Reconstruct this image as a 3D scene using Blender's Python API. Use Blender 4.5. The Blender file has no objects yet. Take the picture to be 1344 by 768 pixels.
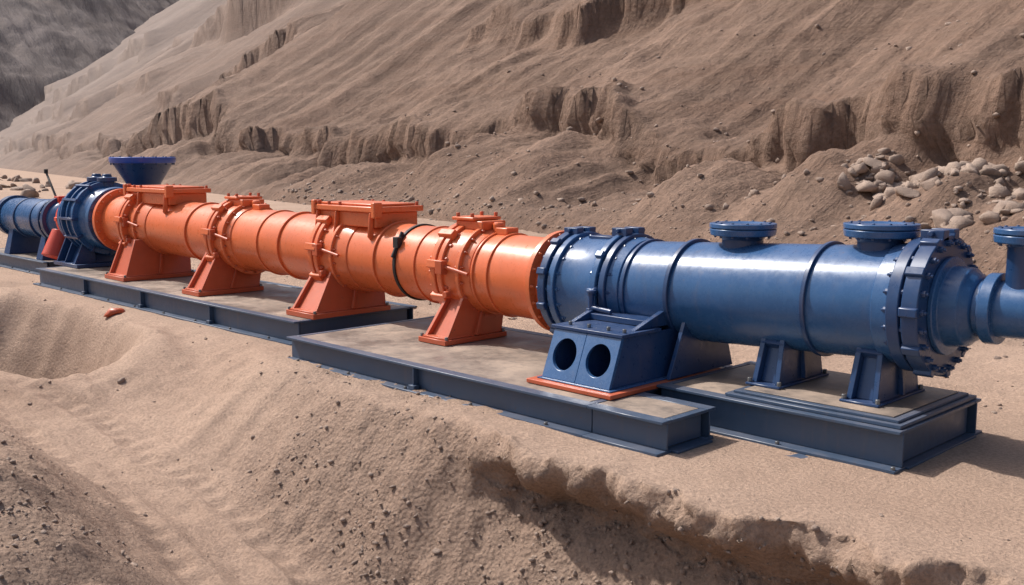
import bpy, bmesh, math, random
import numpy as np
from mathutils import Vector
random.seed(5); RNG=np.random.RandomState(7)
S=bpy.context.scene
S.view_settings.view_transform='Standard'
S.view_settings.look='None'; S.view_settings.exposure=0
# ------------------------------------------------------------------ noise
def _h(ix,iy,seed):
    n=(ix.astype(np.int64)*374761393+iy.astype(np.int64)*668265263+seed*982451653)&0xffffffff
    n=((n^(n>>13))*1274126177)&0xffffffff
    n=((n^(n>>16))*2246822519)&0xffffffff
    return ((n^(n>>15))&0xffffff)/float(0xffffff)
def vn(x,y,seed=0):
    x=np.asarray(x,float);y=np.asarray(y,float);x,y=np.broadcast_arrays(x,y)
    ix=np.floor(x);iy=np.floor(y);fx=x-ix;fy=y-iy
    fx=fx*fx*fx*(fx*(fx*6-15)+10);fy=fy*fy*fy*(fy*(fy*6-15)+10)
    a=_h(ix,iy,seed);b=_h(ix+1,iy,seed);c=_h(ix,iy+1,seed);d=_h(ix+1,iy+1,seed)
    return (a+(b-a)*fx)*(1-fy)+(c+(d-c)*fx)*fy
def fbm(x,y,seed=0,o=4):
    t=0;a=1.0;s=0
    for i in range(o):
        t=t+a*(vn(x*2**i+i*13.7,y*2**i-i*7.3,seed+i)*2-1);s+=a;a*=.5
    return t/s
def ridged(x,y,seed=0,o=3):
    t=0;a=1.0;s=0
    for i in range(o):
        t=t+a*(1-np.abs(vn(x*2**i,y*2**i,seed+i)*2-1));s+=a;a*=.5
    return t/s
def ss(a,b,x):
    t=np.clip((x-a)/(b-a),0,1);return t*t*(3-2*t)
def cell(x,y,seed=0):
    x=np.asarray(x,float);y=np.asarray(y,float)
    ix=np.floor(x);iy=np.floor(y);m=np.full(x.shape,9.)
    for dx in(-1,0,1):
        for dy in(-1,0,1):
            cx=ix+dx;cy=iy+dy
            px=cx+_h(cx,cy,seed);py=cy+_h(cx,cy,seed+5)
            m=np.minimum(m,(px-x)**2+(py-y)**2)
    return np.sqrt(m)
# ------------------------------------------------------------------ materials
def newmat(name):
    m=bpy.data.materials.new(name);m.use_nodes=True
    nt=m.node_tree;b=nt.nodes['Principled BSDF'];return m,nt,b
class N:
    def __init__(s,nt): s.nt=nt
    def n(s,t,**k):
        x=s.nt.nodes.new(t)
        for a,b in k.items(): setattr(x,a,b)
        return x
    def l(s,a,b): s.nt.links.new(a,b)
    def noise(s,vec,scale,detail=4,rough=.6):
        x=s.n('ShaderNodeTexNoise');x.inputs['Scale'].default_value=scale;x.inputs['Detail'].default_value=detail
        x.inputs['Roughness'].default_value=rough
        if vec is not None: s.l(vec,x.inputs['Vector'])
        return x.outputs['Fac']
    def rng(s,v,a,b,c=0,d=1):
        x=s.n('ShaderNodeMapRange');s.l(v,x.inputs[0])
        for i,q in enumerate((a,b,c,d)): x.inputs[i+1].default_value=q
        return x.outputs[0]
    def mix(s,f,a,b,mode='MIX'):
        x=s.n('ShaderNodeMix',data_type='RGBA',blend_type=mode)
        if isinstance(f,(int,float)): x.inputs[0].default_value=f
        else: s.l(f,x.inputs[0])
        for i,q in((6,a),(7,b)):
            if isinstance(q,tuple): x.inputs[i].default_value=(*q[:3],1)
            else: s.l(q,x.inputs[i])
        return x.outputs[2]
    def math(s,op,a,b=0.):
        x=s.n('ShaderNodeMath',operation=op)
        for i,q in enumerate((a,b)):
            if isinstance(q,(int,float)): x.inputs[i].default_value=q
            else: s.l(q,x.inputs[i])
        return x.outputs[0]
    def bump(s,h,dist,strength=1,prev=None):
        x=s.n('ShaderNodeBump');x.inputs['Strength'].default_value=strength;x.inputs['Distance'].default_value=dist
        s.l(h,x.inputs['Height'])
        if prev is not None: s.l(prev,x.inputs['Normal'])
        return x.outputs[0]
def paint(name,col,rough=.34,dust=.25,chips=.6,dark=.80):
    m,nt,b=newmat(name);g=N(nt)
    tc=g.n('ShaderNodeTexCoord').outputs['Object']
    n1=g.noise(tc,1.7,4,.65);n2=g.noise(tc,14,4,.7);n3=g.noise(tc,60,1)
    c=g.mix(g.rng(n1,.3,.7),tuple(x*dark for x in col),col)
    c=g.mix(g.rng(n2,.35,.75,0,.15),c,tuple(min(1,x*1.25+.01) for x in col))
    mp=g.n('ShaderNodeMapping');g.l(tc,mp.inputs[0]);mp.inputs['Scale'].default_value=(7,7,.6)
    stk=g.noise(mp.outputs[0],1.5,4,.6)
    c=g.mix(g.rng(stk,.56,.76,0,.16),c,(.20,.14,.10))
    geo=g.n('ShaderNodeNewGeometry');sp=g.n('ShaderNodeSeparateXYZ');g.l(geo.outputs['Normal'],sp.inputs[0])
    up=g.rng(sp.outputs[2],.6,1.0);du=g.math('MULTIPLY',up,g.rng(n1,.4,.75,.15,1.))
    du=g.math('MULTIPLY',du,dust);du=g.math('ADD',du,g.rng(n2,.55,.8,0,.2*dust))
    c=g.mix(du,c,(.38,.28,.21))
    ch=g.math('MULTIPLY',g.rng(n2,.65,.68),g.rng(n3,.5,.6,0,chips))
    c=g.mix(ch,c,(.10,.055,.035))
    g.l(c,b.inputs['Base Color'])
    g.l(g.math('ADD',g.rng(n2,.3,.7,rough-.05,rough+.12),g.math('MULTIPLY',du,.5)),b.inputs['Roughness'])
    g.l(g.bump(n1,.003,.4),b.inputs['Normal'])
    return m
M_OR=paint('orange_paint',(.72,.160,.052),.28,.15)
M_ORD=paint('orange_red_paint',(.52,.100,.038),.38,.2,.9)
M_RED=paint('red_paint',(.62,.06,.025),.38,.2)
M_BL=paint('blue_paint',(.030,.100,.240),.24,.12,.35)
M_BLD=paint('dark_blue_paint',(.018,.054,.145),.29,.12,.5)
M_SK=paint('skid_steel_paint',(.048,.082,.140),.36,.2,.9)
M_BRI=paint('bright_blue_paint',(.025,.08,.38),.32,.15,.3)
M_BLK=paint('black_rubber',(.012,.012,.014),.6,.2,0)
M_STL=paint('bolt_steel',(.20,.21,.22),.35,.2,.4);M_STL.node_tree.nodes['Principled BSDF'].inputs['Metallic'].default_value=.7
def deckmat():
    m,nt,b=newmat('dusty_deck');g=N(nt)
    tc=g.n('ShaderNodeTexCoord').outputs['Object']
    n1=g.noise(tc,1.3,5,.7);n2=g.noise(tc,9,5,.7)
    c=g.mix(g.rng(n1,.38,.62),(.19,.155,.13),(.36,.27,.205))
    c=g.mix(g.rng(n2,.5,.75,0,.6),c,(.10,.09,.085))
    g.l(c,b.inputs['Base Color']);g.l(g.rng(n1,.35,.65,.3,.85),b.inputs['Roughness']);g.l(g.bump(n2,.01,.5),b.inputs['Normal'])
    return m
M_DK=deckmat()
def soil(name,sand,grav,hill=False,far=False):
    m,nt,b=newmat(name);g=N(nt)
    tc=g.n('ShaderNodeTexCoord').outputs['Object']
    at=g.n('ShaderNodeAttribute',attribute_name='gravel').outputs['Fac']  # gravel cover on the ground; on the hill it carries painted gully shade
    n0=g.noise(tc,.35 if not hill else .06,3,.6);n1=g.noise(tc,2.2 if not hill else .6,5,.65);n2=g.noise(tc,30 if not hill else 6,5,.75)
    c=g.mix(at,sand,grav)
    c=g.mix(g.rng(n0,.35,.65,0,.5),c,(sand[0]*.74,sand[1]*.70,sand[2]*.68))
    c=g.mix(g.math('MULTIPLY',g.rng(n1,.42,.75,0,.45),g.math('SUBTRACT',1.0,g.math('MULTIPLY',at,.7))),c,tuple(x*1.15 for x in sand))
    c=g.mix(g.rng(n2,.40,.58,.45,0),c,tuple(x*.5 for x in grav))
    if hill:
        mp=g.n('ShaderNodeMapping');g.l(tc,mp.inputs[0]);mp.inputs['Rotation'].default_value=(0,0,math.radians(13.8 if not far else 90))
        mp2=g.n('ShaderNodeMapping');g.l(mp.outputs[0],mp2.inputs[0]);mp2.inputs['Scale'].default_value=(1,.08,.08) if not far else (.12,.02,.02)
        st=g.noise(mp2.outputs[0],.9,6,.72)
        c=g.mix(g.rng(st,.40,.58,.45,0),c,tuple(x*.52 for x in sand))
        c=g.mix(g.rng(st,.52,.70,0,.4),c,tuple(x*1.35 for x in sand))
        # bedded layers showing through the slope
        mp3=g.n('ShaderNodeMapping');g.l(tc,mp3.inputs[0]);mp3.inputs['Scale'].default_value=(.03,.03,.9) if not far else (.004,.004,.06)
        bd=g.noise(mp3.outputs[0],1.0,5,.7)
        c=g.mix(g.rng(bd,.50,.66,0,.38),c,(sand[0]*.66,sand[1]*.58,sand[2]*.54))
        c=g.mix(g.rng(bd,.46,.34,0,.30),c,tuple(x*1.25 for x in sand))
        if not far:
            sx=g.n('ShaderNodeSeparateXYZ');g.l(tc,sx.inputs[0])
            c=g.mix(g.rng(sx.outputs[0],-50,-300,0,.7),c,(.27,.225,.20))  # distance haze mixed into the hill colour
    g.l(c,b.inputs['Base Color']);b.inputs['Roughness'].default_value=.95;b.inputs['Specular IOR Level'].default_value=.15
    vo=g.n('ShaderNodeTexVoronoi');g.l(tc,vo.inputs['Vector']);vo.inputs['Scale'].default_value=22 if not hill else 3.2
    vh=g.math('MULTIPLY',g.rng(vo.outputs['Distance'],0,.7,1,0),g.math('ADD',g.math('MULTIPLY',at,.8),.12))
    k=1 if not hill else 4
    h=g.math('ADD',g.math('MULTIPLY',n2,.030*k),g.math('MULTIPLY',vh,.020*k));h=g.math('ADD',h,g.math('MULTIPLY',n1,.05*k))
    if hill: h=g.math('ADD',h,g.math('MULTIPLY',st,.30 if not far else 4))
    g.l(g.bump(h,1,.9),b.inputs['Normal'])
    return m
M_GR=soil('sandy_ground',(.480,.338,.252),(.300,.212,.160))
M_HI=soil('eroded_soil',(.270,.180,.132),(.165,.110,.084),True)  # second colour is the dark tone of the painted gully shade
M_FAR=soil('hazed_grey_soil',(.21,.175,.16),(.19,.16,.15),True,True)  # far slope's grey has distance haze put into the colour
def rockmat():
    m,nt,b=newmat('stone');g=N(nt);tc=g.n('ShaderNodeTexCoord').outputs['Object']
    n1=g.noise(tc,1.9,3);n2=g.noise(tc,25,4,.7)
    c=g.mix(g.rng(n1,.35,.65),(.25,.18,.14),(.37,.275,.215));c=g.mix(g.rng(n2,.5,.8,0,.6),c,(.15,.115,.095))
    g.l(c,b.inputs['Base Color']);b.inputs['Roughness'].default_value=.9;g.l(g.bump(n2,.03,.9),b.inputs['Normal']);return m
M_RK=rockmat()
# ------------------------------------------------------------------ mesh helpers
def add_mesh_np(name,V,F,mat,attr=None,smooth=True):
    me=bpy.data.meshes.new(name);n=len(V);k=F.shape[1]
    me.vertices.add(n);me.vertices.foreach_set('co',V.astype(np.float32).ravel())
    me.loops.add(F.size);me.loops.foreach_set('vertex_index',F.astype(np.int32).ravel())
    me.polygons.add(len(F));me.polygons.foreach_set('loop_start',np.arange(0,F.size,k,dtype=np.int32))
    me.polygons.foreach_set('loop_total',np.full(len(F),k,dtype=np.int32))
    if smooth: me.polygons.foreach_set('use_smooth',np.ones(len(F),dtype=bool))
    me.update(calc_edges=True);me.validate()
    if attr is not None:
        a=me.attributes.new('gravel','FLOAT','POINT');a.data.foreach_set('value',attr.astype(np.float32).ravel())
    me.materials.append(mat);o=bpy.data.objects.new(name,me);S.collection.objects.link(o);return o
def grid(name,X,Y,Z,mat,attr=None,flip=False):
    r,c=X.shape;V=np.stack([X.ravel(),Y.ravel(),Z.ravel()],1)
    i=np.arange(r*c).reshape(r,c);a=i[:-1,:-1].ravel();b=i[:-1,1:].ravel();cc=i[1:,1:].ravel();d=i[1:,:-1].ravel()
    F=np.stack([a,b,cc,d],1) if not flip else np.stack([a,d,cc,b],1)
    return add_mesh_np(name,V,F,mat,attr)
def steps(pts):
    out=[]
    for (a,b,s0,s1) in pts:
        x=a
        while x<b-1e-6:
            out.append(x);t=(x-a)/(b-a);x+=s0+(s1-s0)*t
    out.append(pts[-1][1]);return np.array(out)
# ------------------------------------------------------------------ GROUND
def e_edge(X): return np.interp(X,[-30,-12.2,-10.8,-7.4,-6.3,-4.8,-2,1,6,20],[7.2,7.05,6.55,6.42,6.66,6.74,6.72,6.3,5.2,2])
xs=steps([(-700,-120,80,12),(-120,-26,8,.35),(-26,-13,.2,.07),(-13,-1,.06,.03),(-1,8,.05,.5),(8,200,1,60)])
ys=steps([(-300,-10,60,3),(-10,1.5,2,.08),(1.5,4.6,.06,.035),(4.6,6.2,.03,.025),(6.2,7.3,.02,.03),(7.3,10,.06,.1),(10,26,.12,.5),(26,700,.8,60)])
X,Y=np.meshgrid(xs,ys)
E=e_edge(X)+.10*fbm(X*.8,X*0,3)+.04*fbm(X*4,X*0+3,4);s=Y-E
D=np.interp(X,[-40,-30,-18,-15,-12,-10,-8,-6,-3,0,10],[0,.1,.3,.45,.70,.95,1.3,1.9,2.9,3.1,3.1])
W=np.interp(X,[-18,-12,-10,-7,-4,0],[2.4,1.8,1.35,1.3,1.7,2.0])
t=np.clip(-s/W,0,1);Zs=-D*(t*t*(3-2*t)*.6+.4*t)
lm=ss(-7.4,-6.2,X)
FH=.48
lipd=FH*ss(0,.20,-s)
t2=np.clip((-s-.14)/W,0,1)
Zl=-(lipd+(D-FH)*(t2*.8+.2*t2*t2*(3-2*t2)))
Z=Zs*(1-lm)+Zl*lm
bank=ss(4.35,2.7,Y+.25*fbm(X*.5,Y*.5,9))*ss(-5.2,-7.4,X)*ss(-40,-14,X)
Z=Z+bank*.85*(1+.35*fbm(X*.7,Y*.7,11))
Z=Z+ss(2.5,-1,Y)*ss(-12,2,X)*.9
pr=np.sqrt(((X+16.6)/3.1)**2+((Y-5.55)/1.35)**2)+.10*fbm(X*1.3,Y*1.3,12)
pit=(1-ss(.15,1.05,pr))*ss(7.4,6.9,Y)
Z=Z-pit*1.9*(1+.15*fbm(X*2,Y*2,14))-.14*pit*ridged(X*1.6,Y*.6,15)
Z=Z+.20*np.exp(-((pr-1.15)/.22)**2)*ss(6.9,6.3,Y)
gm=ss(.02,.16,-s)*(1-ss(W-.25,W+.15,-s+.15*fbm(X*1.5,Y*1.5,16)))
gm=np.clip(gm*ss(-11.0,-8.0,X+.8*fbm(X*.8,Y*.8,17))*.95+bank*.8+pit*.85,0,1)
near=ss(-60,-15,X)*ss(60,12,Y)
skz=(1-.8*ss(6.6,7.2,Y)*ss(10.2,9.7,Y))
Z=Z+near*(.05*fbm(X*.9,Y*.9,21)+.014*fbm(X*6,Y*6,22)+.03*fbm(X*2.3,Y*2.3,26))*skz
Z=Z+.05*fbm(X*.5+Y*.35,Y*3.5,24)*(1-gm)*ss(.0,.6,-s)
# wheel ruts pressed into the haul track in front and the bench behind
for yy in(11.2,12.9): Z=Z-.05*np.exp(-((Y-yy-.5*np.sin(X*.15))/.22)**2)*near
for o_ in(.35,1.25):
    dd=(-s-W-o_+.25*np.sin(X*.5))
    Z=Z-.05*np.exp(-(dd/.13)**2)*ss(-22,-13,X)*(.6+.4*np.sin(X*22))*(X<-5)*(1-bank)+.03*np.exp(-((np.abs(dd)-.2)/.07)**2)*ss(-22,-13,X)*(1-bank)*(X<-5)
patch=ss(.05,.5,fbm(X*.6,Y*.6,27,4))*near*(Y>6.0)*.6
farm=ss(14,19,Y)*.6*near
gm=np.clip(np.maximum(gm,np.maximum(patch,farm)),0,1)
cl=1-cell(X*9,Y*9,31);cl2=1-cell(X*3.6,Y*3.6,33)
gz=gm*skz
Z=Z+gz*(.038*(cl-.5)+.06*(cl2-.5)+.045*fbm(X*12,Y*12,23))
K=ss(-.62,-.12,Z)*(1-ss(0,1.0,s))*lm
lipn=(1+.35*fbm(X*1.5,X*0,41))
Yd=Y-.62*K*lipn
face=ss(-.10,.03,-s)*(1-ss(.2,.5,-s))*lm
Yd=Yd-face*(.12*fbm(X*2.2,Z*4,42)+.09*(1-cell(X*5,Z*7,43)-.5)+.04*fbm(X*14,Z*14,45))
Z=Z+face*(.06*fbm(X*4,Y*4,44)+.03*fbm(X*15,Y*15,46))
gm=np.clip(gm+face*.35,0,1)
ground=grid('ground',X,Yd,Z,M_GR,gm)
GV=np.stack([X.ravel(),Yd.ravel(),Z.ravel()],1)
area=(np.gradient(xs)[None,:]*np.gradient(ys)[:,None]).ravel()
# ------------------------------------------------------------------ HILLSIDE
A=np.array([-.971,.238]);NN=np.array([.238,.971]);P0=np.array([-8.5,20.4])
us=steps([(-60,-14,2.,.3),(-14,40,.14,.2),(40,120,.2,.7),(120,900,.8,16)])
vs=steps([(-1.5,14,.12,.12),(14,30,.14,.3),(30,230,.35,4)])
U,V=np.meshgrid(us,vs)
Uw=U+.7*fbm(U*.06,V*.05,50,2)+.06*V
def sat(v): return np.logaddexp(0,v*2.5)/2.5
s1=7.4+2.8*fbm(U*.055,U*0,53,2)+2.3*fbm(U*.2,U*0,54,3)+.9*fbm(U*.8,V*.25,55,3)
h1=2.2*np.clip(.8+.9*fbm(U*.07,U*0+9,56,3),.25,1.5)
s2=19+5*fbm(U*.035,U*0,57,2)+3.0*fbm(U*.15,U*0,58,3)+1.*fbm(U*.7,V*.25,59,3)
h2=2.8*np.clip(.25+1.7*fbm(U*.06,U*0+5,60,3),0,1.3)
s3=42+8*fbm(U*.02,U*0,61,2)+4*fbm(U*.1,U*0,62,3)
h3=5*np.clip(.35+1.7*fbm(U*.04,U*0+2,63,3),0,1.3)
vv=sat(V)
Zh=.56*vv+.08*sat(V-s1)
for sc,hh,w in((s1,h1,.6),(s2,h2,.8),(s3,h3,1.4)):
    d=V-sc
    Zh=Zh+hh*(ss(-w,.25,d)*.7+.30*ss(-.3*w,.1,d))-hh*.55*ss(0,9*w,d)-hh*.45*np.exp(-((d+w*1.2)/(w*2.6))**2)*(d<0)
b1=np.clip(vv/np.maximum(s1,1),0,1)
gl=ridged(Uw*.22,V*.02,64,3)
below=ss(.0,.3,b1)*(1-ss(-.2,1.2,V-s1))
Zh=Zh+below*2.6*(gl-.62)*ss(0,4,V)
ab=ss(0,3,V-s1)
g2=ridged(Uw*.12,V*.010,65,3)
Zh=Zh+ab*(2.1*(g2-.6)+.30*fbm(Uw*1.1,V*.08,66,3))
big=ridged(Uw*.04,V*.004+3,52,2)
Zh=Zh+ss(0,12,V)*6.0*(big-.62)
Zh=Zh+ss(15,90,V)*16*(ridged(U*.011+V*.004,V*.003+1,73,3)-.55)*ss(20,140,U)
Zh=Zh+ss(0,2.5,V)*(.15*fbm(U*1.5,V*1.5,67,4)+.5*fbm(U*.16,V*.16,68,3))+ss(-.4,1.5,V)*.06*fbm(U*5,V*5,69,3)
Zh=np.where(V<.0,Zh-.35+V*.35,Zh-.35*(1-ss(0,1,V)))
HX=P0[0]+A[0]*U+NN[0]*V;HY=P0[1]+A[1]*U+NN[1]*V
wall=np.exp(-((V-s1+.3)/.55)**2);wall2=np.exp(-((V-s2+.4)/.7)**2)*np.clip(h2/2,0,1)
r=(.5*fbm(U*.8,Zh*1.2,70,4)+.16*fbm(U*2.5,Zh*4,74,3))*wall+(.6*fbm(U*.6,Zh*.9,76,4))*wall2
r=r-.45*np.exp(-((V-s1+.08)/.16)**2)*np.clip(h1/2,0,1)
HX=HX+NN[0]*r;HY=HY+NN[1]*r
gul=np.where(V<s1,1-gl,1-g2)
soil_shade=np.clip(.12+1.1*np.clip(gul-.2,0,1)+.35*fbm(U*.2,V*.2,71)+.40*wall+.40*wall2,0,1)  # shade painted into the gullies, plus darker scarp walls and random soil tone
hill=grid('hillside',HX,HY,Zh,M_HI,soil_shade,flip=True)
HV=np.stack([HX.ravel(),HY.ravel(),Zh.ravel()],1)
fx=np.linspace(0,520,260);fy=np.linspace(-260,560,420)
FX,FY=np.meshgrid(fx,fy)
Z2=.62*FX+22*(ridged(FY*.014+FX*.004,FX*.002,80,4)-.6)*ss(0,80,FX)+7*fbm(FX*.03,FY*.03,81,4)*ss(0,30,FX)+3*fbm(FX*.02,FY*.2,84,3)*ss(0,30,FX)
Z2=Z2-1
grid('distant_hill',-380-FX-.25*FY+14*fbm(FY*.02,FX*0,83),FY,Z2,M_FAR,np.full(FX.shape,.4))
# ------------------------------------------------------------------ stones
def ico(sub):
    bm=bmesh.new();bmesh.ops.create_icosphere(bm,subdivisions=sub,radius=1);V=np.array([v.co[:] for v in bm.verts]);F=np.array([[v.index for v in f.verts] for f in bm.faces]);bm.free();return V,F
def stones(name,P,size,sub=1,mat=M_RK,sink=.15):
    V0,F0=ico(sub);n=len(P);R=RNG
    nv=len(V0)
    vars_=[]
    for k in range(14):
        d=V0.copy();q=R.randn(12,3);q/=np.linalg.norm(q,axis=1)[:,None]
        for p in q:
            dd=d@p;cut=R.uniform(.35,.7);d=d-np.outer(np.maximum(dd-cut,0),p)
        d+=R.randn(*d.shape)*.03;vars_.append(d*1.25)
    vars_=np.array(vars_);idx=R.randint(0,14,n)
    a=R.uniform(0,6.28,n);ca,sa=np.cos(a),np.sin(a)
    B=vars_[idx]*np.stack([R.uniform(.8,1.35,n),R.uniform(.7,1.1,n),R.uniform(.55,1.0,n)],1)[:,None,:]
    x=B[...,0]*ca[:,None]-B[...,1]*sa[:,None];y=B[...,0]*sa[:,None]+B[...,1]*ca[:,None]
    B=np.stack([x,y,B[...,2]],2)*size[:,None,None]
    B=B+P[:,None,:];B[...,2]+=(size*sink)[:,None]
    F=(F0[None]+(np.arange(n)*nv)[:,None,None]).reshape(-1,3)
    return add_mesh_np(name,B.reshape(-1,3),F,mat,None,False)
def pick(Vs,w,n):
    w=w/w.sum();i=RNG.choice(len(Vs),n,p=w);return Vs[i]+np.c_[RNG.uniform(-.02,.02,(n,2)),np.zeros(n)]
vis=((X>-14)&(X<0)&(Y>1.5)&(Y<7.3)).ravel()
clump=(.25+np.clip(fbm(X*1.1,Y*1.1,19),0,1)*3).ravel()
w=area*vis*(gm.ravel()**1.5*clump+.006)
P=pick(GV,w,9000);sz=.006+.032*RNG.power(.35,9000)**2.4
stones('gravel',P,sz)
w=area*((X>-26)&(X<0)&(Y>1.5)&(Y<20)).ravel()*(gm.ravel()*1.2*clump+.18+.6*((Y>10.2).ravel()))
P=pick(GV,w,3600);P=P[~((P[:,1]>6.8)&(P[:,1]<9.7)&(P[:,2]>-.08)&(P[:,0]<-3.3)&(P[:,0]>-21.2)&((P[:,1]>7.4)|(P[:,0]>-11)))];stones('pebbles',P,.008+.045*RNG.power(.3,len(P))**2.4,2)
har=(np.gradient(us)[None,:]*np.gradient(vs)[:,None]).ravel()
w=har*(U.ravel()<45)*(V.ravel()<16)*(V.ravel()>-.8)*(.08+np.exp(-np.abs(V.ravel())/1.8)*1.4+.12*wall.ravel())
P=pick(HV,w,9000);stones('hillside_rubble',P,.025+.15*RNG.power(.3,9000)**2.5,1)
def spotuv(u,v,r,q=1): return np.exp(-(((U.ravel()-u)/q)**2+(V.ravel()-v)**2)/r**2)
w=har*(1.3*spotuv(4.6,4.4,.7,1.5)+1.1*spotuv(2.8,4.6,.6,1.4)+.8*spotuv(-.2,5.0,.8,1.3)+1.2*spotuv(-1.8,4.6,.9)+1.1*spotuv(-3.2,4.0,1.0)+.2*spotuv(1.0,2.6,.8,2))
P=pick(HV,w,950);stones('rock_pile',P,.07+.30*RNG.power(.5,950)**2,2,sink=.15)
# debris on the valley floor far away
n=130;P=np.c_[RNG.uniform(-150,-60,n),np.zeros(n),np.zeros(n)];P[:,1]=20+(-P[:,0]-50)*.22+RNG.uniform(-9,5,n)
stones('valley_rubble',P,RNG.uniform(.12,.7,n),2)
# ------------------------------------------------------------------ part builder
YC=8.67
def zax(x):
    if x<-21: return 1.29-(min(-21-x,2))*.09
    return 1.26+(x+3.5)*.045 if x>-7.7 else 1.071+(-7.7-x)*.0165
class B:
    def __init__(s): s.bm=bmesh.new()
    def ring(s,c,ax,e1,e2,r,seg):
        return [s.bm.verts.new(c+(e1*math.cos(2*math.pi*i/seg)+e2*math.sin(2*math.pi*i/seg))*r) for i in range(seg)]
    def lathe(s,prof,origin,ax,seg=48,cap=True,cen=None):
        ax=Vector(ax).normalized();e1=ax.orthogonal().normalized();e2=ax.cross(e1);o=Vector(origin)
        R=[]
        for t,r in prof:
            c=cen(t) if cen else o+ax*t
            R.append(s.ring(c,ax,e1,e2,max(r,.0005),seg))
        for a,b in zip(R[:-1],R[1:]):
            for i in range(seg):
                j=(i+1)%seg;s.bm.faces.new((a[i],a[j],b[j],b[i]))
        if cap:
            s.bm.faces.new(R[0][::-1]);s.bm.faces.new(R[-1])
    def ax(s,prof,seg=64,cap=True):
        s.lathe(prof,(0,0,0),(1,0,0),seg,cap,cen=lambda t:Vector((t,YC,zax(t))))
    def tube(s,p,q,r,seg=20,r2=None):
        p=Vector(p);q=Vector(q);L=(q-p).length;s.lathe([(0,r),(L,r if r2 is None else r2)],p,q-p,seg)
    def box(s,a,b):
        x0,y0,z0=a;x1,y1,z1=b;v=[s.bm.verts.new(p) for p in((x0,y0,z0),(x1,y0,z0),(x1,y1,z0),(x0,y1,z0),(x0,y0,z1),(x1,y0,z1),(x1,y1,z1),(x0,y1,z1))]
        for f in((3,2,1,0),(4,5,6,7),(0,1,5,4),(1,2,6,5),(2,3,7,6),(3,0,4,7)): s.bm.faces.new([v[i] for i in f])
    def hexa(s,lo,hi):
        v=[s.bm.verts.new(p) for p in lo+hi]
        for f in((3,2,1,0),(4,5,6,7),(0,1,5,4),(1,2,6,5),(2,3,7,6),(3,0,4,7)): s.bm.faces.new([v[i] for i in f])
    def plateX(s,poly,x0,x1):
        a=[s.bm.verts.new((x0,y,z)) for y,z in poly];b=[s.bm.verts.new((x1,y,z)) for y,z in poly];n=len(poly)
        s.bm.faces.new(a[::-1]);s.bm.faces.new(b)
        for i in range(n): s.bm.faces.new((a[i],a[(i+1)%n],b[(i+1)%n],b[i]))
    def cell(s,u0,u1,v0,v1,cu,cv,r,mp,th,seg=40):
        angs=[2*math.pi*i/seg for i in range(seg)]+[math.atan2(v-cv,u-cu)%(2*math.pi) for u in(u0,u1) for v in(v0,v1)]
        angs=sorted(set(round(a,6) for a in angs));seg=len(angs)
        out=[];inn=[]
        for a in angs:
            c,d=math.cos(a),math.sin(a)
            k=min(((u1-cu)/c if c>1e-9 else ((u0-cu)/c if c<-1e-9 else 1e9)),((v1-cv)/d if d>1e-9 else ((v0-cv)/d if d<-1e-9 else 1e9)))
            out.append((cu+c*k,cv+d*k));inn.append((cu+c*r,cv+d*r))
        f=[[s.bm.verts.new(mp(u,v,w)) for u,v in L] for L,w in((out,0),(inn,0),(inn,th),(out,th))]
        for A_,B_ in((0,1),(1,2),(2,3),(3,0)):
            for i in range(seg):
                j=(i+1)%seg;s.bm.faces.new((f[A_][i],f[A_][j],f[B_][j],f[B_][i]))
    def bolts(s,x,rb,n,size=.028,half=.06,ph=0,seg=6):
        for i in range(n):
            a=2*math.pi*(i+ph)/n;y=YC+rb*math.cos(a);z=zax(x)+rb*math.sin(a)
            s.lathe([(-half,size),(half,size)],(x,y,z),(1,0,0),seg)
            s.lathe([(-half-.02,size*.5),(half+.02,size*.5)],(x,y,z),(1,0,0),8)
    def done(s,name,mat,parent=None,bev=.008,seg=2):
        bmesh.ops.recalc_face_normals(s.bm,faces=s.bm.faces[:])
        for f in s.bm.faces: f.smooth=True
        for e in s.bm.edges:
            if len(e.link_faces)==2 and e.calc_face_angle(0)>math.radians(32): e.smooth=False
        me=bpy.data.meshes.new(name);s.bm.to_mesh(me);s.bm.free();me.materials.append(mat)
        o=bpy.data.objects.new(name,me);S.collection.objects.link(o)
        if bev:
            md=o.modifiers.new('bevel','BEVEL');md.width=bev;md.segments=seg;md.limit_method='ANGLE';md.angle_limit=math.radians(32);md.harden_normals=False
        if parent: o.parent=parent
        return o
def empty(name):
    e=bpy.data.objects.new(name,None);S.collection.objects.link(e);return e
def rad(b,x,a,r0,r1,w,lx):
    ca,sa=math.cos(a),math.sin(a);c=Vector((x,YC,zax(x)));rd=Vector((0,ca,sa));tg=Vector((0,-sa,ca))
    def p(dx,t,r): return tuple(c+Vector((dx,0,0))+tg*t+rd*r)
    b.hexa([p(-lx,-w,r0),p(lx,-w,r0),p(lx,w,r0),p(-lx,w,r0)],[p(-lx,-w*.8,r1),p(lx,-w*.8,r1),p(lx,w*.8,r1),p(-lx,w*.8,r1)])
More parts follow.
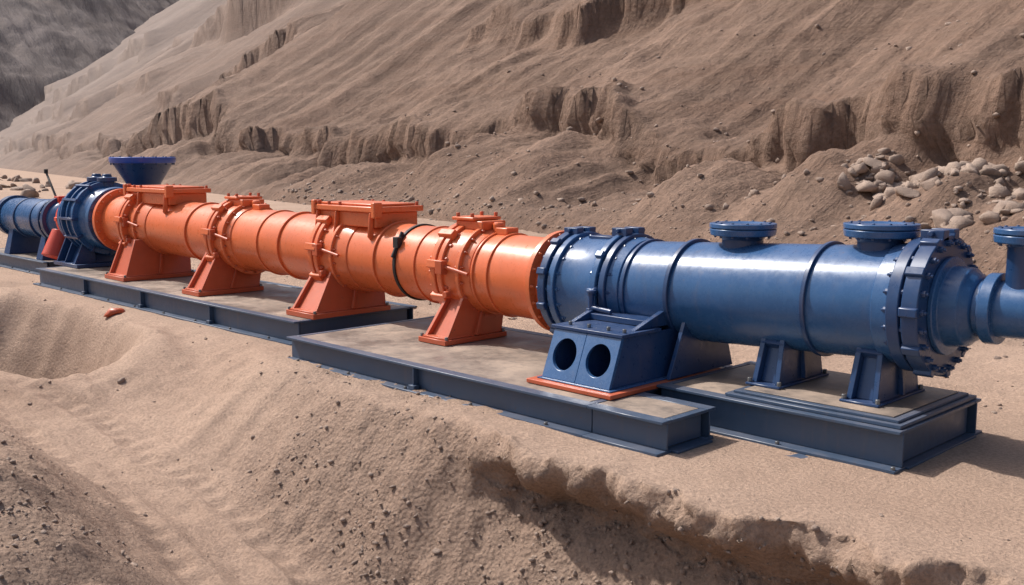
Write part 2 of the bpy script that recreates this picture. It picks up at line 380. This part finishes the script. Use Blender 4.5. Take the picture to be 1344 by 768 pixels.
# ------------------------------------------------------------------ SKIDS
ZB=-.005
def beamX(b,x0,x1,y,z0,z1,side=-1,n=None,out=.15,tw=.05):
    t=.026
    ya,yb_=(y-out,y+tw) if side<0 else (y-tw,y+out)
    ta,tb=(y-.085,y+tw) if side<0 else (y-tw,y+.085)
    b.box((x0,ya,z0),(x1,yb_,z0+t));b.box((x0,ta,z1-t),(x1,tb,z1))
    b.box((x0+.003,y-.010,z0+t),(x1-.003,y+.010,z1-t))
    n=n or max(1,int((x1-x0)/2.3))
    for i in range(1,n):
        x=x0+(x1-x0)*i/n
        b.box((x-.010,min(y+side*.010,y+side*.080),z0+t),(x+.010,max(y+side*.010,y+side*.080),z1-t))
        b.box((x-.05,min(y+side*.03,y+side*.11),z0+t+.002),(x+.05,max(y+side*.03,y+side*.11),z0+t+.05))
def skid(x0,x1,y0,y1,h,name,deck=True):
    e=empty(name);b=B()
    beamX(b,x0,x1,y0+.15,ZB,h,-1);beamX(b,x0,x1,y1-.15,ZB,h,1)
    for sg,xx in ((1,x0+.075),(-1,x1-.075)):
        b.box((xx-.010,y0+.205,ZB+.03),(xx+.010,y1-.205,h-.032))
        b.box((min(xx,xx-sg*.072),y0+.202,h-.030),(max(xx,xx-sg*.072),y1-.202,h-.002));b.box((min(xx,xx-sg*.10),y0+.202,ZB+.001),(max(xx,xx-sg*.10),y1-.202,ZB+.025))
    x=x0+1.2
    while x<x1-.6: b.box((x-.03,y0+.205,.02),(x+.03,y1-.205,h-.04));x+=1.3
    b.done('frame_beams',M_SK,e,.004,1)
    if deck:
        b=B();b.box((x0+.09,y0+.202,h-.030),(x1-.09,y1-.202,h-.004));b.done('deck_plate',M_DK,e,.003,1)
    b=B()
    x=x0+.3
    while x<x1:
        b.lathe([(0,.020),(.026,.020)],(x,y0+.035,ZB+.026),(0,0,1),6);x+=1.05
    b.done('anchor_bolts',M_STL,e,.003,1);return e
e2=skid(-10.95,-5.97,6.75,9.35,.285,'steel_skid')
b=B();beamX(b,-5.968,-5.12,6.90,ZB,.285,-1,n=1);beamX(b,-5.968,-5.12,7.52,ZB,.285,1,n=1,out=.06);b.box((-5.20,6.955,ZB+.03),(-5.18,7.465,.253));b.box((-5.20,6.953,.255),(-5.121,7.467,.283));b.box((-5.19,6.953,ZB+.001),(-5.05,7.467,ZB+.024))
b.done('end_frame',M_SK,e2,.004,1)
b=B();b.box((-5.96,6.953,.255),(-5.21,7.467,.281));b.done('end_deck',M_DK,e2,.003,1)
e1=skid(-21,-11.7,7.34,9.6,.315,'steel_skid')
e3=skid(-5.93,-3.5,7.72,9.5,.33,'steel_skid')
b=B();b.box((-5.7,7.58,-.03),(-3.34,7.95,-.007));b.box((-3.58,7.96,-.03),(-3.32,9.62,-.009));b.done('footing_flange',M_SK,e3,.004,1)
b=B();b.box((-5.2,7.86,.333),(-3.53,9.40,.362));b.box((-5.15,7.92,.363),(-3.58,9.34,.386));b.done('upper_plate_frame',M_SK,e3,.004,1)
b=B();b.box((-5.08,7.99,.388),(-3.65,9.28,.396));b.done('top_deck_plate',M_DK,e3,.002,1)
# ------------------------------------------------------------------ BLUE VESSEL
bv=empty('blue_pressure_pipe')
b=B();b.ax([(-7.62,.525),(-6.98,.525)]);b.ax([(-6.97,.505),(-3.72,.505)]);b.done('shell',M_BL,bv)
b=B()
for x,w,r in((-6.68,.02,.53),(-6.12,.025,.54),(-4.62,.022,.535)):
    b.ax([(x-w,.50),(x-w,r),(x+w,r),(x+w,.50)],64)
b.done('stiffening_rings',M_BLD,bv,.006)
def flange(x0,x1,r,name,mat,parent,n,bs=.026,lugs=0,rb=None):
    b=B();b.ax([(x0,.3),(x0,r),(x1,r),(x1,.3)],72);m=(x0+x1)/2
    b.ax([(x0-.05,.3),(x0-.05,r*.88),(x0-.001,r*.9)],64);
    for i in range(lugs): rad(b,m,2*math.pi*(i+.5)/lugs,r-.03,r+.03,.045,(x1-x0)/2+.008)
    b.done(name,mat,parent,.009)
    b=B();b.bolts(m,rb or r-.055,n,bs,(x1-x0)/2+.035);b.done(name+'_bolts',mat if mat is not M_OR else M_ORD,parent,.003,1)
flange(-7.80,-7.70,.62,'inlet_flange',M_BLD,bv,20,.028,10);flange(-7.67,-7.58,.60,'inlet_flange_pair',M_BL,bv,20,.028)
flange(-7.06,-6.98,.60,'mid_flange',M_BL,bv,18,.026,9);flange(-6.95,-6.87,.585,'mid_flange_pair',M_BLD,bv,18,.026)
b=B();b.ax([(-6.87,.50),(-6.87,.55),(-6.74,.52),(-6.74,.50)],64);b.ax([(-7.58,.5),(-7.58,.56),(-7.45,.535),(-7.2,.535),(-7.07,.56),(-7.07,.5)],64);b.done('hub_collars',M_BL,bv)
flange(-3.82,-3.71,.585,'outlet_flange',M_BLD,bv,22,.028,0);flange(-3.68,-3.54,.60,'outlet_cover_flange',M_BLD,bv,22,.03,11)
b=B();b.ax([(-3.98,.5),(-3.98,.525),(-3.83,.54),(-3.83,.5)],64);b.done('weld_collar',M_BL,bv)
b=B();b.ax([(-3.54,.42),(-3.50,.42),(-3.49,.345),(-3.34,.33),(-3.32,.30),(-3.28,.28),(-3.26,.25)],56)
b.ax([(-3.20,.22),(-3.20,.295),(-3.10,.295),(-3.10,.22)],48)
b.done('reducer_hub',M_BL,bv)
b=B();b.ax([(-3.3,.235),(1.6,.235)],48);b.done('outlet_pipe',M_BL,bv)
b=B()
for xx in(-2.0,-.4): b.ax([(xx-.09,.2),(xx-.09,.36),(xx-.01,.36),(xx-.01,.2)],48);b.ax([(xx+.01,.2),(xx+.01,.36),(xx+.09,.36),(xx+.09,.2)],48);b.bolts(xx,.31,12,.02,.12)
b.done('outlet_pipe_flanges',M_BLD,bv)
def nozzle(x,zt,rd,rn,nm,y=YC,z0=.2):
    b=B();z=zax(x)
    b.lathe([(z0,rn*1.0),(zt-.16,rn),(zt-.13,rn*1.12),(zt-.12,rn*1.5)],(x,y,z),(0,0,1),44)
    b.done(nm+'_neck',M_BLD,bv,.006)
    b=B();b.lathe([(zt-.12,rd*.90),(zt-.115,rd*.97),(zt-.055,rd),(zt-.05,rd*.9),(zt-.045,rd*1.0),(zt,rd*1.0),(zt+.004,rd*.62),(zt-.01,rd*.55)],(x,y,z),(0,0,1),56)
    b.done(nm+'_flange',M_BL,bv,.007)
    b=B()
    for i in range(12):
        a=i*math.pi/6+.2;b.lathe([(zt-.14,.014),(zt+.012,.014)],(x+rd*.82*math.cos(a),y+rd*.82*math.sin(a),z),(0,0,1),6)
    b.done(nm+'_bolts',M_BLD,bv,.002,1)
nozzle(-5.58,.70,.325,.20,'nozzle_a');nozzle(-4.16,.70,.325,.20,'nozzle_b')
nozzle(-2.93,.66,.26,.15,'nozzle_c',z0=.05)
b=B()
for x in(-7.72,-7.02,-3.64):
    b.box((x-.10,YC-.16,zax(x)+.56),(x+.10,YC-.05,zax(x)+.65));b.box((x-.10,YC+.05,zax(x)+.56),(x+.10,YC+.16,zax(x)+.65))
    b.tube((x,YC-.2,zax(x)+.62),(x,YC+.2,zax(x)+.62),.024)
b.box((-7.5,YC-.10,zax(-7.3)+.51),(-7.18,YC+.10,zax(-7.3)+.555))
b.done('lifting_lugs',M_BLD,bv,.006)
b=B();b.tube((-6.98,8.02,1.12),(-6.98,8.02,.62),.03);b.tube((-6.98,8.02,.95),(-6.7,8.02,.93),.025);b.lathe([(0,.05),(.12,.05)],(-6.98,8.02,.82),(0,0,1),12);b.lathe([(0,.055),(.03,.055)],(-6.98,8.02,1.1),(0,0,1),12)
b.tube((-6.98,8.02,1.1),(-6.98,8.18,1.16),.03)
b.done('drain_valve',M_BLD,bv,.004)
def pedestal(e,x,zb,wb,wt,y0,y1,yt0,yt1,mat,base=.05,lean=0,name='pedestal'):
    zt=zax(x)-.22;b=B();zb0=zb;zb=zb+base
    b.box((x-wb-.06,y0-.06,zb0),(x+wb+.06,y1+.06,zb))
    if base>.03: b.box((x-wb-.03,y0-.03,zb),(x+wb+.03,y1+.03,zb+.02))
    th=.026
    for sg in(-1,1):
        xb=x+sg*wb;xt=x+lean+sg*wt
        lo=[(xb-th,y0,zb),(xb+th,y0,zb),(xb+th,y1,zb),(xb-th,y1,zb)]
        hi=[(xt-th,yt0,zt),(xt+th,yt0,zt),(xt+th,yt1,zt),(xt-th,yt1,zt)]
        b.hexa(lo,hi)
    for (ya,yta) in((y0+.09,yt0+.09),(y1-.05,yt1-.05),((y0+y1)/2,(yt0+yt1)/2)):
        lo=[(x-wb+th,ya-.015,zb),(x+wb-th,ya-.015,zb),(x+wb-th,ya+.015,zb),(x-wb+th,ya+.015,zb)]
        hi=[(x+lean-wt+th,yta-.015,zt),(x+lean+wt-th,yta-.015,zt),(x+lean+wt-th,yta+.015,zt),(x+lean-wt+th,yta+.015,zt)]
        b.hexa(lo,hi)
    xb=x+wb+th;b.hexa([(xb,(y0+y1)/2-.02,zb+.02),(xb+.05,(y0+y1)/2-.02,zb+.02),(xb+.05,(y0+y1)/2+.02,zb+.02),(xb,(y0+y1)/2+.02,zb+.02)],
        [(x+lean+wt+th-.01,(yt0+yt1)/2-.02,zt),(x+lean+wt+th+.01,(yt0+yt1)/2-.02,zt),(x+lean+wt+th+.01,(yt0+yt1)/2+.02,zt),(x+lean+wt+th-.01,(yt0+yt1)/2+.02,zt)])
    xp=x+lean
    a_s=228;rng_=360-2*(a_s-180)-180
    for i in range(14):
        a0=math.radians(a_s+i*rng_/14);a1=math.radians(a_s+(i+1)*rng_/14);z=zax(xp);L=wt+.03
        def q(a,r,dx): return (xp+dx,YC+r*math.cos(a),z+r*math.sin(a))
        b.hexa([q(a0,.545,-L),q(a0,.545,L),q(a1,.545,L),q(a1,.545,-L)],[q(a0,.50,-L),q(a0,.50,L),q(a1,.50,L),q(a1,.50,-L)])
    b.done(name,mat,e,.005,1)
    b=B()
    for sx in(-1,1):
        for yy in(y0-.02,y1+.02): b.lathe([(0,.022),(.04,.022)],(x+sx*(wb+.035),yy,zb),(0,0,1),6)
    b.done(name+'_bolts',M_STL,e,.002,1)
pedestal(bv,-5.0-.0,.397,.12,.09,8.22,9.02,8.36,8.94,M_BLD,.022,0,'saddle_a')
pedestal(bv,-4.05,.397,.12,.09,8.22,9.02,8.36,8.94,M_BLD,.022,0,'saddle_b')
# perforated support block
sb=empty('perforated_pipe_support')
x0,x1=-6.92,-6.05;yb,yt=7.22,7.46;zb,zt=.345,.80
b=B();b.box((x0-.10,yb-.12,.287),(x1+.12,8.9,.330));b.done('orange_base_plate',M_ORD,sb)
def mp(u,v,w):
    f=(v-zb)/(zt-zb);return (x0+(x1-x0)*u- .05*f,yb+(yt-yb)*f+w,v)
L=x1-x0
def mp2(u,v,w): return mp(u/L,v,w)
b=B();b.box((x0-.03,yb-.04,.331),(x1+.05,8.8,.344))
b.cell(0,L/2-.0015,zb,zt,L*.25,.575,.148,mp2,.04);b.cell(L/2+.0015,L,zb,zt,L*.75,.575,.148,mp2,.04)
b.done('front_panel',M_BL,sb,.004)
b=B()
for k in(0.03,.97,.5):
    xx=mp(k,zb,0)[0];xt=mp(k,zt,0)[0];d=.02
    lo=[(xx-d,yb+.045,zb),(xx+d,yb+.045,zb),(xx+d,8.75,zb),(xx-d,8.75,zb)];hi=[(xt-d,yt+.045,zt),(xt+d,yt+.045,zt),(xt+d,8.75,zt),(xt-d,8.75,zt)]
    b.hexa(lo,hi)
b.box((x0-.08,yt-.02,zt+.002),(x1-.03,8.05,zt+.035));b.box((x0,7.95,zb),(x1-.07,7.98,zt))
b.plateX([(7.7,zt+.036),(8.95,zt+.036),(8.95,.98),(8.15,.98)],-6.99,-6.93);b.plateX([(7.7,zt+.036),(8.95,zt+.036),(8.95,.98),(8.15,.98)],-6.2,-6.14)
b.plateX([(8.0,.34),(9.1,.34),(8.9,.9),(8.25,.9)],-5.98,-5.935)
b.box((-6.93,7.95,zt+.04),(-6.2,8.9,.90))
b.done('box_frame',M_BLD,sb,.005)
b=B()
for xx in(-6.85,-6.6,-6.35,-6.15): b.lathe([(0,.02),(.035,.02)],(xx,7.56,zt+.036),(0,0,1),6)
b.done('cap_bolts',M_STL,sb,.002,1)
# ------------------------------------------------------------------ ORANGE PIPELINE
op=empty('orange_pipeline')
b=B();b.ax([(-20.0,.49),(-7.82,.49)],72);b.done('pipe_shell',M_OR,op)
b=B()
for x,w,r in((-8.75,.016,.512),(-9.0,.016,.512),(-10.1,.014,.508),(-10.95,.020,.518),(-13.3,.022,.522),(-13.9,.016,.512),(-16.2,.022,.52)):
    b.ax([(x-w,.48),(x-w,r),(x+w,r),(x+w,.48)],72)
b.done('weld_rings',M_OR,op,.006)
def joint(x,nm,box=True,Lb=.62,R=.61,cov=.32):
    b=B()
    b.ax([(x-.30,.49),(x-.28,.56),(x+.10,.56),(x+cov,.505),(x+cov,.48)],72)
    b.ax([(x-.30,.45),(x-.30,R),(x-.21,R),(x-.21,.45)],72)
    b.ax([(x-.185,.45),(x-.185,R-.01),(x-.10,R-.01),(x-.10,.45)],72)
    b.ax([(x+.14,.45),(x+.14,.585),(x+.20,.585),(x+.20,.45)],72)
    for i in range(9): rad(b,x-.2,2*math.pi*(i+.25)/9,R-.05,R+.04,.06,.13)
    b.done(nm+'_housing',M_OR,op,.01)
    b=B();b.bolts(x-.2,R-.055,20,.026,.15);b.bolts(x+.17,.55,18,.018,.06,.5);b.done(nm+'_bolts',M_ORD,op,.003,1)
    z=zax(x)
    b=B()
    if box:
        b.box((x-.38,YC-.36,z+.42),(x+Lb,YC+.36,z+.62))
        b.box((x-.44,YC-.42,z+.622),(x+Lb+.06,YC+.42,z+.70))
        b.box((x-.36,YC-.34,z+.702),(x+Lb-.02,YC+.34,z+.735))
        for xx in(x-.36,x+.1,x+Lb-.06):
            b.plateX([(YC-.42,z+.62),(YC-.36,z+.62),(YC-.36,z+.2),(YC-.46,z+.3)],xx-.015,xx+.015)
        for xx in(x-.44,x+Lb+.02): b.box((xx-.03,YC-.44,z+.55),(xx+.05,YC-.30,z+.76))
    else:
        b.box((x-.26,YC-.20,z+.52),(x+.22,YC+.20,z+.63));b.box((x-.30,YC-.24,z+.632),(x+.10,YC+.24,z+.675))
        b.lathe([(0,.07),(.10,.07),(.12,.05)],(x+.3,YC,z+.5),(0,0,1),16);b.box((x+.34,YC-.1,z+.47),(x+.55,YC+.1,z+.56))
    b.done(nm+'_top_cover',M_OR,op,.014)
    b=B()
    ext=(x-.36,x-.1,x+.16,x+Lb-.04) if box else (x-.22,x+.04)
    for xx in ext:
        for yy in(-1,1): b.lathe([(0,.025),(.05,.025)],(xx,YC+yy*(.38 if box else .2),z+(.70 if box else .675)),(0,0,1),6)
    b.done(nm+'_cover_bolts',M_ORD,op,.003,1)
    b=B();b.tube((x-.1,YC-.60,z+.1),(x+.35,YC-.56,z+.02),.022);b.box((x-.14,YC-.66,z-.0),(x-.02,YC-.56,z+.16));b.lathe([(0,.05),(.08,.04)],(x+.0,YC-.55,z-.25),(0,-1,0),12)
    b.done(nm+'_side_fittings',M_ORD,op,.005)
joint(-9.35,'joint_a',False);joint(-12.0,'joint_b',True,.95,.63,.45);joint(-15.0,'joint_c',False,.62,.64);joint(-18.2,'joint_d',True,1.2,.68,.5)
b=B()
b.bolts(-7.98,.555,18,.02,.05)
b.ax([(-8.02,.48),(-8.02,.59),(-7.95,.59),(-7.95,.48)],72)
b.ax([(-19.7,.48),(-19.7,.62),(-19.6,.62),(-19.6,.48)],72);b.bolts(-19.65,.57,18,.022,.08)
b.done('end_flanges',M_OR,op,.006,1)
pedestal(op,-9.3,.287,.19,.13,7.85,8.75,8.2,8.9,M_ORD,.06,0,'support_a')
pedestal(op,-12.0,.316,.28,.20,7.75,8.95,8.15,9.05,M_ORD,.07,-.1,'support_b')
pedestal(op,-15.15,.316,.22,.16,7.75,8.8,8.15,9.0,M_ORD,.07,-.1,'support_c')
pedestal(op,-18.0,.316,.34,.26,7.75,9.0,8.05,9.1,M_ORD,.07,-.15,'support_d')
b=B()
b.ax([(-10.52,.48),(-10.52,.512),(-10.47,.512),(-10.47,.48)],64)
b.tube((-10.5,YC-.35,zax(-10.5)+.42),(-10.5,YC-.52,zax(-10.5)+.1),.025);b.box((-10.54,YC-.48,zax(-10.5)+.22),(-10.44,YC-.40,zax(-10.5)+.36))
b.done('black_strap',M_BLK,op,.004,1)
# ------------------------------------------------------------------ PUMP
pu=empty('slurry_pump')
b=B()
prof=[(-19.90,.3),(-19.90,.62),(-20.0,.64),(-20.02,.54),(-20.15,.54)]
for i in range(13):
    a=math.pi*i/12;prof.append((-20.15-1.05*i/12,.56+.13*math.sin(a)))
prof+=[(-21.22,.54),(-21.32,.54),(-21.34,.62),(-21.46,.62),(-21.48,.45),(-21.58,.40),(-21.6,.3)]
b.ax(prof,64)
for xx in(-20.4,-20.68,-20.96): b.ax([(xx-.025,.5),(xx-.025,.735),(xx+.025,.735),(xx+.025,.5)],64)
b.done('volute_casing',M_BL,pu,.008)
b=B()
for i in range(12): rad(b,-20.68,2*math.pi*i/12,.60,.76,.03,.34)
b.bolts(-19.96,.58,18,.028,.07);b.bolts(-21.4,.56,16,.028,.09);b.done('casing_ribs_and_bolts',M_BLD,pu,.004,1)
b=B()
b.box((-21.5,7.95,.318),(-20.3,9.4,.39));b.hexa([(-21.3,8.1,.39),(-20.5,8.1,.39),(-20.5,9.2,.39),(-21.3,9.2,.39)],[(-21.2,8.3,.8),(-20.6,8.3,.8),(-20.6,9.0,.8),(-21.2,9.0,.8)])
for xx in(-21.4,-21.0,-20.5): b.plateX([(7.98,.39),(8.4,.39),(8.4,.9),(8.2,.9)],xx-.02,xx+.02)
b.done('pump_feet',M_BLD,pu,.006,1)
fx_,fy_=-21.40,9.9
b=B()
b.lathe([(1.2,.30),(1.75,.30),(1.76,.42),(1.82,.42),(1.83,.34),(1.93,.36),(2.36,.62),(2.37,.66)],(fx_,fy_,0),(0,0,1),48)
b.tube((-21.0,8.9,1.5),(fx_,fy_,1.55),.28,24)
b.done('discharge_cone',M_BLD,pu,.008)
b=B();b.lathe([(2.36,.60),(2.365,.66),(2.41,.68),(2.49,.68),(2.495,.60),(2.30,.42)],(fx_,fy_,0),(0,0,1),56,False);b.lathe([(2.29,.05),(2.3,.42)],(fx_,fy_,0),(0,0,1),40)
b.done('cone_rim',M_BRI,pu,.008)
b=B()
for i in range(16):
    a=i*math.pi/8;b.lathe([(2.33,.02),(2.51,.02)],(fx_+.64*math.cos(a),fy_+.64*math.sin(a),0),(0,0,1),6)
b.done('cone_bolts',M_BLD,pu,.002,1)
b=B();b.lathe([(1.2,.18),(1.62,.18),(1.63,.25),(1.72,.25),(1.8,.15),(1.88,.1)],(-22.0,8.75,0),(0,0,1),24);b.tube((-22.1,8.75,1.35),(-21.2,8.8,1.4),.14)
for xx in(-20.45,-20.95):
    b.lathe([(1.6,.13),(2.0,.13),(2.01,.19),(2.09,.19),(2.1,.1),(2.16,.08)],(xx,8.7,0),(0,0,1),20)
b.done('relief_valves',M_BLD,pu,.006,1)
b=B();b.ax([(-22.25,.2),(-22.22,.36),(-22.0,.45),(-21.8,.45),(-21.64,.36),(-21.61,.34)],40)
for i in range(8): rad(b,-21.9,2*math.pi*i/8,.41,.49,.05,.07)
b.tube((-21.9,8.3,.95),(-21.85,8.1,.42),.19,20,.26)
b.done('red_coupling',M_RED,pu,.01)
mo=empty('blue_drive_motor')
b=B();b.ax([(-25.8,.25),(-25.75,.36),(-25.6,.43),(-22.6,.43),(-22.45,.38),(-22.3,.22)],56);b.done('motor_shell',M_BL,mo,.01)
b=B()
for x,w,r in((-22.65,.07,.51),(-22.9,.05,.50),(-23.5,.03,.46),(-24.5,.03,.46),(-25.5,.06,.49),(-25.68,.05,.48)): b.ax([(x-w,.4),(x-w,r),(x+w,r),(x+w,.4)],56)
for xx in(-23.0,-25.0): b.hexa([(xx-.18,8.2,.28),(xx+.18,8.2,.28),(xx+.18,9.15,.28),(xx-.18,9.15,.28)],[(xx-.12,8.35,.9),(xx+.12,8.35,.9),(xx+.12,9.0,.9),(xx-.12,9.0,.9)])
b.done('motor_flanges',M_BLD,mo,.008)
b=B();b.bolts(-22.78,.46,16,.025,.17);b.bolts(-25.6,.45,16,.025,.15);b.done('motor_bolts',M_STL,mo,.003,1)
b=B();b.ax([(-60,.14),(-25.7,.14)],28);b.done('suction_pipe',M_SK,mo,0)
b=B();b.tube((-23.6,8.9,1.5),(-24.2,8.9,2.15),.025,10);b.lathe([(0,.1),(.12,.1)],(-23.6,8.9,1.46),(0,0,1),16);b.lathe([(0,.045),(.1,.045)],(-24.2,8.9,2.12),(0,0,1),10);b.done('control_lever',M_BLK,mo,.003,1)
b=B();b.box((-22.75,8.5,1.5),(-22.5,8.8,1.66));b.done('terminal_box',M_RED,mo,.01)
skid(-26.6,-22.4,8.0,9.4,.28,'steel_skid')
P=np.array([[-16.3,6.95,.0]]);stones('red_stone',P,np.array([.16]),2,M_ORD,0)
# ------------------------------------------------------------------ LIGHT
sun=Vector((-.58,-.18,.76)).normalized()
ld=bpy.data.lights.new('sun','SUN');ld.energy=4.7;ld.angle=math.radians(1.0);ld.color=(1,.965,.925)
lo=bpy.data.objects.new('sun',ld);S.collection.objects.link(lo);lo.rotation_euler=sun.to_track_quat('Z','Y').to_euler()
w=bpy.data.worlds.new('World');S.world=w;w.use_nodes=True;nt=w.node_tree
sk=nt.nodes.new('ShaderNodeTexSky');sk.sky_type='NISHITA';sk.sun_disc=False
sk.sun_elevation=math.asin(sun.z);sk.sun_rotation=math.atan2(sun.x,sun.y);sk.dust_density=4;sk.air_density=1
bg=nt.nodes['Background'];bg.inputs['Strength'].default_value=.15;nt.links.new(sk.outputs[0],bg.inputs[0])
# ------------------------------------------------------------------ CAMERA
cd=bpy.data.cameras.new('camera');cd.lens=36;cd.sensor_width=36;cd.clip_end=3000;cd.clip_start=.05
co=bpy.data.objects.new('camera',cd);S.collection.objects.link(co);co.location=(0,0,2.52)
p=math.radians(7.6);co.rotation_euler=Vector((-.713*math.cos(p),.701*math.cos(p),-math.sin(p))).to_track_quat('-Z','Y').to_euler()
S.camera=co
